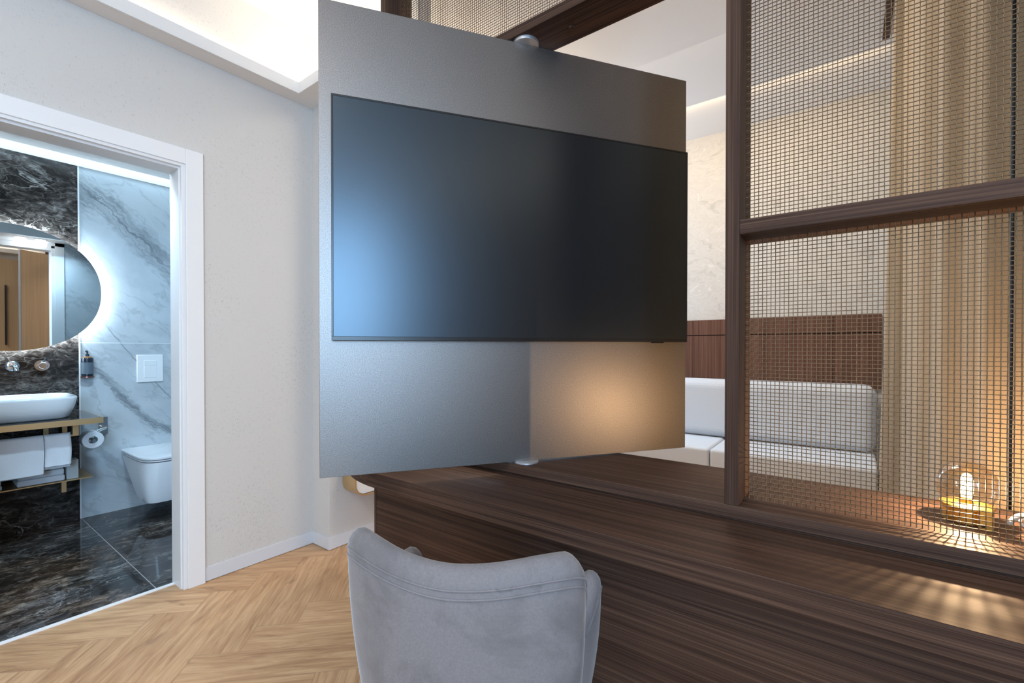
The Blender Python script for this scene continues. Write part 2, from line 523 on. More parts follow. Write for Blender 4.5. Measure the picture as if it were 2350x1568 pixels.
# ================================================================== STRUCTURE
XW = -2.654          # wall with the bathroom door
XI = -2.774          # its far face
XS = -2.478          # stepped wall behind the desk
YC = 1.495           # inner corner
YB = 4.30            # far bedroom wall
XB = -4.347          # bathroom back wall
ZC = 3.09            # ceiling
XR, YN = 2.2, -2.8

# --- oak herringbone floor: every plank its own quad with its own grain
def herringbone():
    L, w = 0.66, 0.165
    bm = bmesh.new()
    uvl = bm.loops.layers.uv.new('plank')
    tl = bm.loops.layers.float_color.new('tone')
    ca = math.cos(PI / 4)
    ox, oy = -2.867, -0.141
    def rot(a, b):
        return (ox + (a - b) * ca, oy + (a + b) * ca)
    def quad(a, b, la, lb):
        c = [(a, b), (a + la, b), (a + la, b + lb), (a, b + lb)]
        P = [rot(*p) for p in c]
        mx = sum(p[0] for p in P) / 4
        my = sum(p[1] for p in P) / 4
        if not (-3.4 < mx < 3.0 and -3.6 < my < 5.1): return
        f = bm.faces.new([bm.verts.new((*p, 0)) for p in P])
        t = random.random()
        uv = [(0, 0), (L, 0), (L, w), (0, w)] if la > lb else [(0, 0), (0, w), (L, w), (L, 0)]
        for lp, q_ in zip(f.loops, uv):
            lp[uvl].uv = q_
            lp[tl] = (t, t, t, 1)
    N = 60
    for r in range(-N, N):
        for k in range(-12, 12):
            # classic L : w = 4 : 1 herringbone lattice
            a = r * w + k * 2 * L
            b = r * w
            quad(a, b, L, w)
            quad(a + L, b + w - L, w, L)
    for co_, no in (((XI + 0.015, 0, 0), (-1, 0, 0)), ((XR + 0.05, 0, 0), (1, 0, 0)), ((0, YN - 0.05, 0), (0, -1, 0)), ((0, YB + 0.05, 0), (0, 1, 0))):
        g = list(bm.verts) + list(bm.edges) + list(bm.faces)
        bmesh.ops.bisect_plane(bm, geom=g, plane_co=co_, plane_no=no, clear_outer=True)
    me = bpy.data.meshes.new('floor')
    bm.normal_update()
    for f in bm.faces:
        if f.normal.z < 0: f.normal_flip()
    bm.to_mesh(me)
    bm.free()
    me.materials.append(M['oak'])
    o = bpy.data.objects.new('floor', me)
    COL.objects.link(o)
    return struct(o, 'oak herringbone plank floor', 'floor')
herringbone()
struct(bx(((XI - 0.05, YN - 0.1, -0.12), (XR + 0.1, YB + 0.1, -0.004))).build('floor_slab', M['skirting']))
struct(bx(((XB - 0.1, -1.3, -0.1), (XI + 0.015, 2.0, 0.0))).build('floor_bathroom', M['dark_marble_floor']), 'dark polished marble bathroom floor', 'floor')

DY0, DY1, DZ = -0.055, 0.848, 2.11     # clear doorway
struct(bx(((XI, YN, 0), (XW, DY0 - 0.02, ZC)), ((XI, DY1 + 0.0, 0), (XW, 1.60, ZC)), ((XI, DY0 - 0.02, DZ + 0.02), (XW, DY1, ZC))).build('wall_left', M['paper_x']), 'greige woven wallpaper wall with the bathroom doorway', 'wall')
struct(bx(((XI, 1.515, 0), (XS, 1.60, 2.661)), ((XI, 1.60, 0), (XS, 3.4, ZC)), ((XI, 4.2, 0), (XS, YB + 0.1, ZC)), ((XI, 3.4, 0), (XS, 4.2, 0.9)), ((XI, 3.4, 2.3), (XS, 4.2, ZC))).build('wall_step', M['paper_y']), 'wallpapered wall step beside the rotating panel', 'wall')
struct(bx(((XI, YB, 0), (0.9, YB + 0.12, ZC))).build('wall_back', M['mural']), 'bedroom end wall with grey cloud mural', 'wall')
struct(bx(((0.80, 1.76, 0), (0.92, YB, ZC))).build('wall_bedroom_right', M['paper_x']))
struct(bx(((0.80, 1.69, 0), (XR + 0.1, 1.76, ZC))).build('wall_bedroom_return', M['paper_y']))
WY0, WY1, WZ0, WZ1 = -2.65, -1.25, 0.75, 2.75
struct(bx(((XR, YN, 0), (XR + 0.12, WY0, ZC)), ((XR, WY1, 0), (XR + 0.12, 1.64, ZC)), ((XR, WY0, 0), (XR + 0.12, WY1, WZ0)), ((XR, WY0, WZ1), (XR + 0.12, WY1, ZC))).build('wall_right', M['paper_x']))
struct(bx(((XI, YN - 0.12, 0), (XR + 0.12, YN, ZC))).build('wall_front', M['paper_y']))
struct(bx(((XI, YN - 0.12, ZC), (XR + 0.12, YB + 0.12, ZC + 0.1))).build('ceiling', M['white_paint']), 'white plaster ceiling', 'ceiling')
struct(bx(((XW, YC + 0.02, 2.661), (-1.70, 1.60, ZC))).build('wall_bulkhead', M['white_paint']))
# window behind the camera
w1 = struct(bx(((XR + 0.02, WY0, WZ0), (XR + 0.09, WY0 + 0.06, WZ1)), ((XR + 0.02, WY1 - 0.06, WZ0), (XR + 0.09, WY1, WZ1)), ((XR + 0.02, WY0, WZ0), (XR + 0.09, WY1, WZ0 + 0.06)),
               ((XR + 0.02, WY0, WZ1 - 0.06), (XR + 0.09, WY1, WZ1))).build('window_1', M['white_lacquer']))
bx(((XR + 0.05, WY0 + 0.06, WZ0 + 0.06), (XR + 0.056, WY1 - 0.06, WZ1 - 0.06))).build('window_pane', M['pane'], w1)

w2 = struct(bx(((XI + 0.1, 3.4, 0.9), (XI + 0.16, 3.46, 2.3)), ((XI + 0.1, 4.14, 0.9), (XI + 0.16, 4.2, 2.3)), ((XI + 0.1, 3.46, 0.9), (XI + 0.16, 4.14, 0.96)), ((XI + 0.1, 3.46, 2.24), (XI + 0.16, 4.14, 2.3))).build('fill_window', M['white_lacquer']))  # added window, hidden by the rotating panel, lets in the sofa fill
bx(((XI + 0.125, 3.46, 0.96), (XI + 0.131, 4.14, 2.24))).build('window_pane', M['pane'], w2)
# perimeter soffit with upstand lip that hides the cove lighting
SO, SI = XW, -2.545
sof = MB()
sof.box((SO, YN, 2.661), (SI - 0.018, YC + 0.02, 2.676)).box((SI - 0.018, YN, 2.661), (SI, 1.390, 2.724))
sof.box((SI - 0.018, 1.390, 2.661), (-1.70, YC + 0.02, 2.676)).box((SI, 1.372, 2.661), (-1.70, 1.390, 2.724))
struct(sof.build('trim_1', M['white_paint'], bevel=0.002), 'white cove soffit with upstand lip along the ceiling edge', 'soffit')
sof2 = bx(((2.0, YN, 2.70), (XR, 1.28, 2.715)), ((2.0, YN, 2.715), (2.02, 1.28, 2.76)))
struct(sof2.build('trim_2', M['white_paint']))

struct(bx(((XS, 1.60, 2.661), (XS + 0.11, YB, 2.676)), ((XS + 0.095, 1.60, 2.676), (XS + 0.11, YB, 2.724))).build('added_soffit', M['white_paint']))  # unseen soffit added to carry the extra bedroom strip
# skirting boards
struct(bx(((XW, 0.9235, 0.003), (XW + 0.006, YC + 0.02, 0.074))).build('baseboard_left', M['skirting'], bevel=0.001), 'pale grey skirting right of the bathroom door', 'baseboard')
struct(bx(((XW + 0.006, 1.506, 0.003), (XS + 0.006, 1.515, 0.074)), ((XS, 1.515, 0.003), (XS + 0.006, 2.6, 0.074))).build('baseboard_step', M['skirting'], bevel=0.001), 'pale grey skirting around the wall step', 'baseboard')
struct(bx(((XW, YN, 0.003), (XW + 0.006, DY0 - 0.1, 0.074))).build('baseboard_near', M['skirting'], bevel=0.001))

# bathroom doorway: architrave, stepped jamb lining, threshold
cas = MB()
cas.box((XW, DY1, 0), (XW + 0.016, 0.923, 2.185)).box((XW, DY0 - 0.075, DZ), (XW + 0.016, DY1, 2.185)).box((XW, DY0 - 0.075, 0), (XW + 0.016, DY0, DZ))
d1 = struct(cas.build('door_1', M['white_lacquer'], bevel=0.002), 'white lacquered bathroom door frame', 'door frame')
jb = MB()
jb.box((XI - 0.012, DY1 - 0.024, 0), (XW - 0.012, DY1, DZ)).box((XW - 0.012, DY1 - 0.018, 0), (XW + 0.008, DY1, DZ))
jb.box((XI - 0.012, DY0, DZ - 0.024), (XW - 0.012, DY1 - 0.024, DZ + 0.02)).box((XW - 0.012, DY0, DZ - 0.014), (XW + 0.008, DY1 - 0.018, DZ + 0.01))
jb.box((XI - 0.012, DY0 - 0.02, 0), (XW + 0.006, DY0, DZ + 0.02))
jb.build('jamb', M['white_lacquer'], d1, bevel=0.0015)
bx(((XI + 0.004, DY0, -0.003), (XI + 0.026, DY1 - 0.024, 0.006))).build('threshold_strip', M['white_lacquer'], d1, bevel=0.002)['label'] = 'white threshold strip'

# bathroom shell
YD = 0.755
struct(bx(((XB - 0.1, YD, 0), (XB, 2.0, 2.75))).build('wall_bathroom_back', M['white_marble']), 'white veined marble bathroom wall behind the toilet', 'wall')
struct(bx(((XB - 0.1, -1.3, 0), (XB + 0.001, YD - 0.008, 2.75))).build('wall_bathroom_dark', M['dark_marble']), 'dark brown marble wall behind the basin', 'wall')
struct(bx(((XB - 0.05, YD - 0.008, 0), (XB + 0.003, YD, 2.75))).build('trim_3', M['white_lacquer']), 'white strip between dark and white marble', 'trim')
struct(bx(((XB, 1.9, 0), (XI, 2.0, 2.75))).build('wall_bathroom_right', M['white_marble']))
struct(bx(((XB, -1.3, 0), (XI, -1.2, 2.75))).build('wall_bathroom_left', M['white_marble']))
struct(bx(((XI - 0.012, DY1 + 0.06, 0), (XI, 1.9, 2.16)), ((XI - 0.012, -1.2, 0), (XI, DY0 - 0.08, 2.16))).build('wall_bathroom_inner', M['white_marble']))
struct(bx(((XI - 0.016, DY1, 0), (XI - 0.001, DY1 + 0.06, DZ + 0.05)), ((XI - 0.016, DY0 - 0.08, 0), (XI - 0.001, DY0 - 0.02, DZ + 0.05)), ((XI - 0.016, DY0 - 0.08, DZ + 0.02), (XI - 0.001, DY1 + 0.06, DZ + 0.05))).build('trim_4', M['white_lacquer']))
bc = MB()
bc.box((-2.98, -1.2, 2.16), (XI, 1.9, 2.75)).box((-4.16, -1.2, 2.48), (-2.98, 1.9, 2.75)).box((XB, -1.2, 2.66), (-4.16, 1.9, 2.75))
struct(bc.build('ceiling_bathroom', M['white_paint']), 'white bathroom ceiling with lit slot along the wall', 'ceiling')

struct(bx(((XB + 0.0035, -1.2, 2.474), (XB + 0.012, 1.9, 2.66))).build('trim_5', M['white_lacquer']), 'bright white strip at the top of the bathroom wall', 'trim')

# ================================================================== DESK
desk = thing('desk', 'long dark walnut desk with raised ledge carrying the mesh partition', 'desk', (0, 1.35, 0))
def D(mb, name, mat, **k):
    return mb.build(name, mat, desk, off=(0, 1.35, 0), **k)
DX1 = 1.5
poly = [(DX1, 1.014)] + [(DX1, 1.68)] + [(-1.95, 1.68)] + [p for p in arc(-1.36, 1.614, 0.6, 180, 270, 28)]
D(MB().prism(poly, 0.696, 0.750), 'worktop', M['walnut_x'], bevel=0.0025)
poly = [(DX1, 1.293), (DX1, 1.68), (-1.80, 1.68)] + arc(-1.55, 1.543, 0.25, 180, 270, 16)
D(MB().prism(poly, 0.757, 0.790), 'raised_ledge', M['walnut_x'], bevel=0.002)
D(bx(((-1.62, 1.304, 0.750), (DX1, 1.66, 0.757))), 'ledge_spacer', M['walnut_x'])
D(bx(((-1.56, 1.16, 0.0), (DX1, 1.178, 0.696))), 'modesty_panel', M['walnut_x'], bevel=0.001)
D(bx(((-1.568, 1.158, 0.0), (-1.556, 1.62, 0.696))), 'side_panel', M['walnut_z'], bevel=0.001)
D(bx(((-1.556, 1.60, 0.0), (DX1, 1.62, 0.696))), 'back_panel', M['walnut_x'])

# ================================================================== PARTITION
Y0, Y1, YM = 1.293, 1.443, 1.383
part = thing('room_divider', 'walnut framed partition with woven bronze wire mesh standing on the desk', 'partition', (-0.25, 1.368, 0.79))
PO = (-0.25, 1.368, 0.79)
def P(mb, name, mat, **k):
    return mb.build(name, mat, part, off=PO, **k)
P(bx(((-0.266, Y0, 0.79), (-0.232, Y1, ZC))), 'post', M['walnut_z'], bevel=0.0015)
P(bx(((-1.696, Y0, 0.79), (-1.662, Y1, ZC))), 'post', M['walnut_z'], bevel=0.0015)
P(bx(((0.95, Y0, 0.79), (0.984, Y1, ZC))), 'post', M['walnut_z'], bevel=0.0015)
bmb = P(bx(((-1.662, Y0, 2.294), (-0.266, Y1, 2.328)), ((-0.232, Y0, 2.294), (0.95, Y1, 2.328))), 'beam', M['walnut_x'], bevel=0.0015)
MB().lathe([(0.0105, 2.2865), (0.0105, 2.296)], (-0.77, 1.372, 0), 16).build('cover_cap', M['walnut_z'], bmb, off=PO)
P(bx(((-0.232, Y0, 1.493), (0.95, Y1, 1.531))), 'rail', M['walnut_x'], bevel=0.0015)

def mesh_panel(x0, x1, z0, z1, cell=0.0101, r=0.00105):
    """plain-weave wire mesh: every wire a thin tube that waves over and under"""
    nx = int(round((x1 - x0) / cell))
    nz = int(round((z1 - z0) / cell))
    cx, cz = (x1 - x0) / nx, (z1 - z0) / nz
    amp = r * 0.95
    V, F = [], []
    base = 0
    def wires(count, npts, along0, step, cross0, cstep, horiz):
        nonlocal base
        k = np.arange(npts)
        for i in range(count):
            a = along0 + k * step / 2
            ph = (i % 2) * PI
            s_ = amp * np.cos(PI * (k / 2.0) + ph) * (1 if horiz else -1)
            c0 = cross0 + i * cstep
            ring = []
            for q_ in range(4):
                t = PI / 4 + q_ * PI / 2
                dc, dy = r * math.cos(t) * 1.15, r * math.sin(t) * 1.15
                if horiz: ring.append(np.stack([a, YM + s_ + dy, np.full(npts, c0 + dc)], 1))
                else: ring.append(np.stack([np.full(npts, c0 + dc), YM + s_ + dy, a], 1))
            pts = np.stack(ring, 1).reshape(-1, 3)
            V.append(pts)
            idx = base + np.arange(npts - 1)[:, None] * 4 + np.arange(4)[None]
            nxt = base + np.arange(npts - 1)[:, None] * 4 + ((np.arange(4) + 1) % 4)[None]
            F.append(np.stack([idx, nxt, nxt + 4, idx + 4], -1).reshape(-1, 4))
            base += npts * 4
    wires(nz - 1, 2 * nx + 1, x0, cx, z0 + cz, cz, True)
    wires(nx - 1, 2 * nz + 1, z0, cz, x0 + cx, cx, False)
    V = np.concatenate(V) - np.array(PO)
    F = np.concatenate(F)
    me = bpy.data.meshes.new('mesh_panel')
    me.vertices.add(len(V))
    me.vertices.foreach_set('co', V.astype(np.float32).ravel())
    me.loops.add(F.size)
    me.loops.foreach_set('vertex_index', F.astype(np.int32).ravel())
    me.polygons.add(len(F))
    me.polygons.foreach_set('loop_start', (np.arange(len(F)) * 4).astype(np.int32))
    me.polygons.foreach_set('loop_total', np.full(len(F), 4, np.int32))
    me.polygons.foreach_set('use_smooth', np.ones(len(F), bool))
    me.update(calc_edges=True)
    me.materials.append(M['mesh_brass'])
    o = bpy.data.objects.new('mesh_panel', me)
    COL.objects.link(o)
    o.parent = part
    return o
mesh_panel(-0.232, 0.95, 0.79, 1.493)
mesh_panel(-0.232, 0.95, 1.531, 2.294)
mesh_panel(-1.662, -0.266, 2.328, 3.085)

# ================================================================== ROTATING PANEL + TV
ANG = math.radians(55.37)
tvp = thing('rotating_panel', 'tall bronze grey metal board pivoting between desk ledge and beam', 'panel', (-0.9305, 1.3395, 0.79), ANG)
W2 = 0.687
# local: x along the board, -y towards the viewer; front face at y = 0
bx(((-W2, 0.0, 0.006), (W2, 0.026, 1.491))).build('board', M['panel'], tvp, bevel=0.001)
bx(((-W2 + 0.002, 0.0262, 0.008), (W2 - 0.002, 0.030, 1.489))).build('rear_warm_sheet', M['tan_front'], tvp)['label'] = 'tan sheet for the warm light on the rear of the board'  # added sheet, warm light on the metal rear put into its tan colour
MB().lathe([(0.046, 0.0), (0.046, 0.004), (0.043, 0.006)], (0, 0.013, 0), 40).build('pivot_disc', M['steel'], tvp, smooth=True)['label'] = 'brushed steel pivot disc'
MB().lathe([(0.043, 1.491), (0.046, 1.493), (0.046, 1.504)], (0, 0.013, 0), 40).build('pivot_disc', M['steel'], tvp, smooth=True)['label'] = 'brushed steel pivot disc'

tv = thing('television', 'flat black television screen mounted on the bronze grey panel', 'television', (-0.9305, 1.3395, 0.79), ANG)
u0, u1, z0, z1 = -0.650, 0.676, 0.434, 1.192
bx(((u0 + 0.03, -0.016, z0 + 0.03), (u1 - 0.03, 0.0, z1 - 0.03))).build('housing', M['black_plastic'], tv, bevel=0.004)
fr = bx(((u0, -0.024, z0), (u1, -0.012, z0 + 0.013)), ((u0, -0.024, z1 - 0.006), (u1, -0.012, z1)), ((u0, -0.024, z0 + 0.013), (u0 + 0.006, -0.012, z1 - 0.006)), ((u1 - 0.006, -0.024, z0 + 0.013), (u1, -0.012, z1 - 0.006)))
fr.build('bezel', M['black_plastic'], tv, bevel=0.001)
bx(((u0 + 0.005, -0.0225, z0 + 0.0125), (u1 - 0.005, -0.013, z1 - 0.005))).build('screen', M['screen'], tv)
bx(((u1 - 0.16, -0.022, z0 - 0.004), (u1 - 0.11, -0.010, z0))).build('sensor_bar', M['black_plastic'], tv, bevel=0.001)

# ================================================================== CHAIR
CH = math.radians(21.0)
chair = thing('tub_chair', 'pale grey velvet tub chair with piped back pushed up to the walnut desk', 'chair', (-0.688, 0.829, 0), CH)
def smooth_curve(pts, n):
    pts = [np.array(p, float) for p in pts]
    P_ = [2 * pts[0] - pts[1]] + pts + [2 * pts[-1] - pts[-2]]
    out = []
    m = len(pts) - 1
    for i in range(n):
        t = i / (n - 1) * m
        k = min(int(t), m - 1)
        u = t - k
        p0, p1, p2, p3 = P_[k], P_[k + 1], P_[k + 2], P_[k + 3]
        out.append(0.5 * ((2 * p1) + (-p0 + p2) * u + (2 * p0 - 5 * p1 + 4 * p2 - p3) * u * u + (-p0 + 3 * p1 - 3 * p2 + p3) * u ** 3))
    return out
# stations of the outer rim: (right, forward, top height)
half = [(0.258, 0.122, 0.50), (0.264, 0.112, 0.600), (0.268, 0.085, 0.664), (0.268, 0.045, 0.676), (0.262, 0.002, 0.654), (0.250, -0.045, 0.624),
        (0.243, -0.088, 0.638), (0.245, -0.128, 0.712), (0.249, -0.165, 0.792), (0.240, -0.200, 0.822), (0.188, -0.234, 0.824), (0.120, -0.258, 0.814), (0.058, -0.269, 0.806), (0.0, -0.273, 0.803)]
stations = half + [(-a, b, c) for a, b, c in half[-2::-1]]
rim = smooth_curve(stations, 97)
def chair_shell():
    mb = MB()
    rings = []
    pip = []
    pip2 = []
    n = len(rim)
    for i, (a, b, top) in enumerate(rim):
        t = rim[min(i + 1, n - 1)] - rim[max(i - 1, 0)]
        t2 = np.array([t[0], t[1]])
        ln = np.hypot(*t2)
        if ln < 1e-6: t2, ln = np.array([0, 1.0]), 1
        nrm = np.array([-t2[1], t2[0]]) / ln      # outward
        c = np.array([a, b])
        if nrm @ (c - np.array([0, 0.05])) < 0: nrm = -nrm
        zb = 0.34
        th = 0.050
        prof = []
        def pt(off, z):
            k = max(0.0, (0.80 - z)) / 0.46
            sh = 1 - 0.17 * k ** 1.2
            bulge = 0.010 * math.sin(PI * min(1, max(0, (z - zb) / (top - zb + 1e-6))))
            q_ = c * sh + nrm * (off + bulge)
            return (q_[0], q_[1], z)
        h = top
        for z in np.linspace(zb, h - 0.034, 9): prof.append(pt(0, z))
        for k in range(1, 7):
            an = PI * k / 7
            prof.append(pt(-th / 2 + th / 2 * math.cos(an), h - 0.034 + 0.034 * math.sin(an)))
        for z in np.linspace(h - 0.034, zb + 0.03, 7): prof.append(pt(-th, z))
        rings.append(prof)
        pip.append(pt(0.0006, h - 0.036))
        pip2.append(pt(0.0006, h - 0.052))
    mb.loft(rings, True, True, closed=True)
    return mb, pip, pip2
shell, pip, pip2 = chair_shell()
sh = shell.build('shell', M['velvet'], chair, smooth=True, angle=70)
pm = MB().tube(pip[3:-3], 0.0021, 6)
pm.tube(pip2[26:-26], 0.0022, 6)
pm.build('piping', M['velvet'], sh, smooth=True)
# seat cushion
rings = []
for z, s_ in ((0.36, 0.94), (0.375, 1.0), (0.44, 1.0), (0.465, 0.97), (0.475, 0.88), (0.478, 0.5)):
    rings.append([(x * s_ , 0.06 + (y - 0.06) * s_, z) for x, y in superell(0, 0.03, 0.205, 0.235, 3.5, 40)])
MB().loft(rings).build('seat', M['velvet'], chair, smooth=True, angle=60)
for sx in (-1, 1):
    for fy in (-0.15, 0.2):
        MB().tube([(sx * 0.17, fy, 0.36), (sx * 0.20, fy * 1.12, 0.0)], lambda t: 0.018 - 0.008 * t, 12).build('leg', M['walnut_z'], chair, smooth=True)

# ================================================================== LAMP + CORD on the ledge
LX, LY = 0.222, 1.512
lamp = thing('table_lamp', 'small golden table lamp with amber glass globe glowing behind the mesh', 'lamp', (LX, LY, 0.79))
MB().lathe([(0.041, 0.0), (0.043, 0.002), (0.043, 0.034)], (0, 0, 0), 48).build('base', M['lamp_brass'], lamp, smooth=True)
MB().lathe([(0.045, 0.034), (0.048, 0.036), (0.048, 0.041), (0.045, 0.043), (0.020, 0.044)], (0, 0, 0), 48).build('collar', M['lamp_brass'], lamp, smooth=True)
bx(((0.012, -0.060, 0.0), (0.036, -0.034, 0.046))).build('switch_block', M['lamp_brass'], lamp, bevel=0.002)
MB().lathe([(0.004, -0.063), (0.004, -0.060)], (0.018, 0, 0.010), 12, 'y').build('switch_button', M['black_plastic'], lamp)
gl = []
for i in range(25):
    a = math.radians(-47 + (137 - 0.5) * i / 24)
    gl.append((max(0.0004, 0.0555 * math.cos(a)), 0.0855 + 0.0555 * math.sin(a)))
MB().lathe(gl, (0, 0, 0), 48, cap0=False, cap1=True).build('globe', M['globe'], lamp, smooth=True, angle=80)
MB().lathe([(0.0095, 0.056), (0.0115, 0.066), (0.0125, 0.084), (0.0115, 0.098), (0.0080, 0.109), (0.001, 0.114)], (0, 0, 0), 24).build('bulb', M['bulb_glass'], lamp, smooth=True)
MB().lathe([(0.011, 0.044), (0.011, 0.056)], (0, 0, 0), 20).build('socket', M['lamp_brass'], lamp)
pl = bpy.data.lights.new('table_lamp_filament', 'POINT')
pl.energy = 12.5
pl.color = (1.0, 0.70, 0.42)
pl.shadow_soft_size = 0.004
plo = bpy.data.objects.new('table_lamp_filament', pl)
COL.objects.link(plo)
plo.location = (LX, LY, 0.79 + 0.087)

cord = thing('power_cord', 'white bundled power cord with plug lying right of the golden lamp', 'cord', (0.318, 1.50, 0.79))
pts = []
for i in range(110):
    t = i / 109
    a = t * 2 * PI * 2.6
    pts.append((0.015 + 0.030 * math.cos(a) + 0.02 * t, 0.018 * math.sin(a * 1.0) - 0.01 * t, 0.006 + 0.034 * (0.5 + 0.5 * math.sin(a * 0.9 + 0.6)) * (1 - 0.3 * t)))
MB().tube(pts, 0.0032, 8).build('cable', M['cord'], cord, smooth=True)
MB().tube([(-0.030, 0.0, 0.010), (-0.02, -0.006, 0.030), (0.0, -0.010, 0.042), (0.03, -0.012, 0.034), (0.075, -0.01, 0.022)], lambda t: 0.0045 + 0.006 * t, 10).build('plug', M['cord'], cord, smooth=True)

# ================================================================== BEDROOM
sofa = thing('sofa', 'light grey upholstered sofa against the walnut panelled bedroom wall', 'sofa', (-0.85, 3.95, 0))
def SF(mb, name, mat, **k):
    return mb.build(name, mat, sofa, off=(-0.85, 3.95, 0), **k)
SF(bx(((-1.84, 3.63, 0.06), (0.13, 4.26, 0.27))), 'base', M['sofa'], bevel=0.015, seg=3)
for a, b in ((-1.84, -0.853), (-0.847, 0.140)):
    SF(bx(((a, 3.61, 0.272), (b, 4.27, 0.446))), 'seat_cushion', M['sofa'], bevel=0.022, seg=4)
SF(bx(((-1.84, 4.09, 0.448), (0.145, 4.262, 0.938))), 'back_cushion', M['sofa'], bevel=0.075, seg=6)
for x in (-1.75, 0.05):
    for y in (3.68, 4.2):
        SF(bx(((x - 0.02, y - 0.02, 0), (x + 0.02, y + 0.02, 0.06))), 'leg', M['walnut_z'])
hb = thing('wall_panelling', 'walnut wall panelling band above the sofa with a thin groove', 'panelling', (-0.9, 4.28, 0.9))
def HB(mb, name, mat, **k):
    return mb.build(name, mat, hb, off=(-0.9, 4.28, 0.9), **k)
for x0, x1 in ((-2.2, -1.147), (-1.143, -0.114), (-0.110, 0.178)):
    HB(bx(((x0, 4.27, 0.90), (x1, 4.297, 1.311))), 'lower_board', M['walnut_board'], bevel=0.001)
    HB(bx(((x0, 4.27, 1.318), (x1, 4.297, 1.450))), 'upper_board', M['walnut_board'], bevel=0.001)
HB(bx(((-2.2, 4.288, 0.90), (0.176, 4.2985, 1.448))), 'backing', M['dark_gap'])

# curtains (ruled between a gathered heading and a spread hem)
def curtain(top, bot, z0, z1, amp_t, amp_b, waves, name, label, nu=260, nv=24):
    T = smooth_curve(top, nu)
    B = smooth_curve(bot, nu)
    def off(path, amp):
        out = []
        for i in range(nu):
            t = path[min(i + 1, nu - 1)] - path[max(i - 1, 0)]
            n_ = np.array([-t[1], t[0]]) / max(1e-6, np.hypot(*t))
            u = i / (nu - 1)
            out.append(path[i] + n_ * amp * (math.sin(2 * PI * waves * u) + 0.3 * math.sin(2 * PI * waves * 2.3 * u + 1)))
        return out
    T, B = off(T, amp_t), off(B, amp_b)
    rows = []
    for j in range(nv + 1):
        v = j / nv
        rows.append([(*(T[i] * (1 - v) + B[i] * v), z1 + (z0 - z1) * v) for i in range(nu)])
    mb = MB()
    mb.loft(rows, False, False, closed=False)
    o = mb.build(name, M['curtain'], None, smooth=True, angle=80)
    md = o.modifiers.new('thick', 'SOLIDIFY')
    md.thickness = 0.003
    return tag(o, label, 'curtain')
curtain([(0.172, 2.92), (0.19, 2.84), (0.27, 2.78), (0.36, 2.70)], [(0.140, 3.80), (0.160, 3.62), (0.26, 3.45), (0.36, 3.20)],
        0.02, 3.06, 0.014, 0.008, 2.5, 'curtain', 'narrow beige curtain edge hanging right of the sofa end', 120)
curtain([(0.205, 2.55), (0.195, 2.42), (0.205, 2.25), (0.235, 2.05), (0.275, 1.90), (0.336, 1.775)],
        [(0.200, 2.92), (0.197, 2.70), (0.200, 2.45), (0.222, 2.20), (0.268, 1.94), (0.339, 1.765)],
        0.02, 3.06, 0.020, 0.004, 4, 'curtain', 'wide beige curtain behind the golden lamp and the wire mesh')
curtain([(0.347, 1.775), (0.45, 1.745), (0.58, 1.74), (0.74, 1.74)], [(0.347, 1.775), (0.45, 1.745), (0.58, 1.74), (0.74, 1.74)],
        0.02, 3.06, 0.006, 0.006, 3, 'curtain', 'beige curtain at the right edge past the dark gap beside the lamp', 120)
struct(bx(((0.336, 1.782, 0.02), (0.350, 1.796, 3.085))).build('gap_shade_strip', M['black_plastic']), 'slim black vertical strip standing in for the dark gap between the two beige curtains', 'trim')  # black strip added in place of the shade in the curtain gap
trk = bx(((0.143, 1.80, 3.075), (0.178, 3.58, 3.0895))).build('curtain_track', M['walnut_x'])
tag(trk, 'dark curtain track on the bedroom ceiling', 'curtain track')

# floating bedside cabinet on the stepped wall
fc = thing('floating_cabinet', 'small brass rounded cabinet with white front hung on the stepped wall', 'cabinet', (XS, 1.9, 0.45))
FO = (XS, 1.9, 0.45)
def rr(y0, y1, z0, z1, r):
    return arc(y1 - r, z0 + r, r, 270, 360, 8) + arc(y1 - r, z1 - r, r, 0, 90, 8) + arc(y0 + r, z1 - r, r, 90, 180, 8) + arc(y0 + r, z0 + r, r, 180, 270, 8)
outer = rr(1.60, 2.15, 0.312, 0.60, 0.075)
inner = rr(1.607, 2.143, 0.319, 0.593, 0.068)
mb = MB()
n = len(outer)
ringsx = [[(XS + 0.001, *p) for p in outer], [(-2.345, *p) for p in outer], [(-2.345, *p) for p in inner], [(XS + 0.004, *p) for p in inner]]
mb.loft(ringsx, True, True)
mb.build('shell', M['brass'], fc, off=FO, smooth=True)
MB().prism(rr(1.609, 2.141, 0.321, 0.591, 0.066), XS + 0.006, -2.356, 'x').build('drawer_front', M['white_lacquer'], fc, off=FO, bevel=0.001)

# ================================================================== BATHROOM FITTINGS
van = thing('vanity_shelf', 'brass framed bathroom vanity counter with towel rail and lower shelf', 'vanity', (-4.1, 0.2, 0.35))
VO = (-4.1, 0.2, 0.35)
def V_(mb, name, mat, **k):
    return mb.build(name, mat, van, off=VO, **k)
V_(bx(((XB + 0.002, -0.6, 0.742), (-3.806, 0.760, 0.764))), 'counter_top', M['dark_marble'], bevel=0.001)
V_(bx(((-3.806, -0.6, 0.728), (-3.80, 0.766, 0.763)), ((XB + 0.002, 0.760, 0.728), (-3.806, 0.766, 0.763))), 'brass_edge', M['brass'])
V_(bx(((XB + 0.002, -0.6, 0.347), (-4.02, 0.757, 0.353))), 'lower_shelf', M['brass'])
V_(bx(((-3.93, 0.640, 0.650), (-3.90, 0.668, 0.742))), 'bracket', M['brass'])
V_(bx(((-4.07, 0.610, 0.275), (-4.045, 0.632, 0.347))), 'bracket', M['brass'])
V_(bx(((-4.30, 0.560, 0.60), (-4.28, 0.585, 0.742))), 'bracket', M['brass'])
V_(bx(((-4.30, 0.650, 0.60), (-4.28, 0.675, 0.742))), 'bracket', M['brass'])
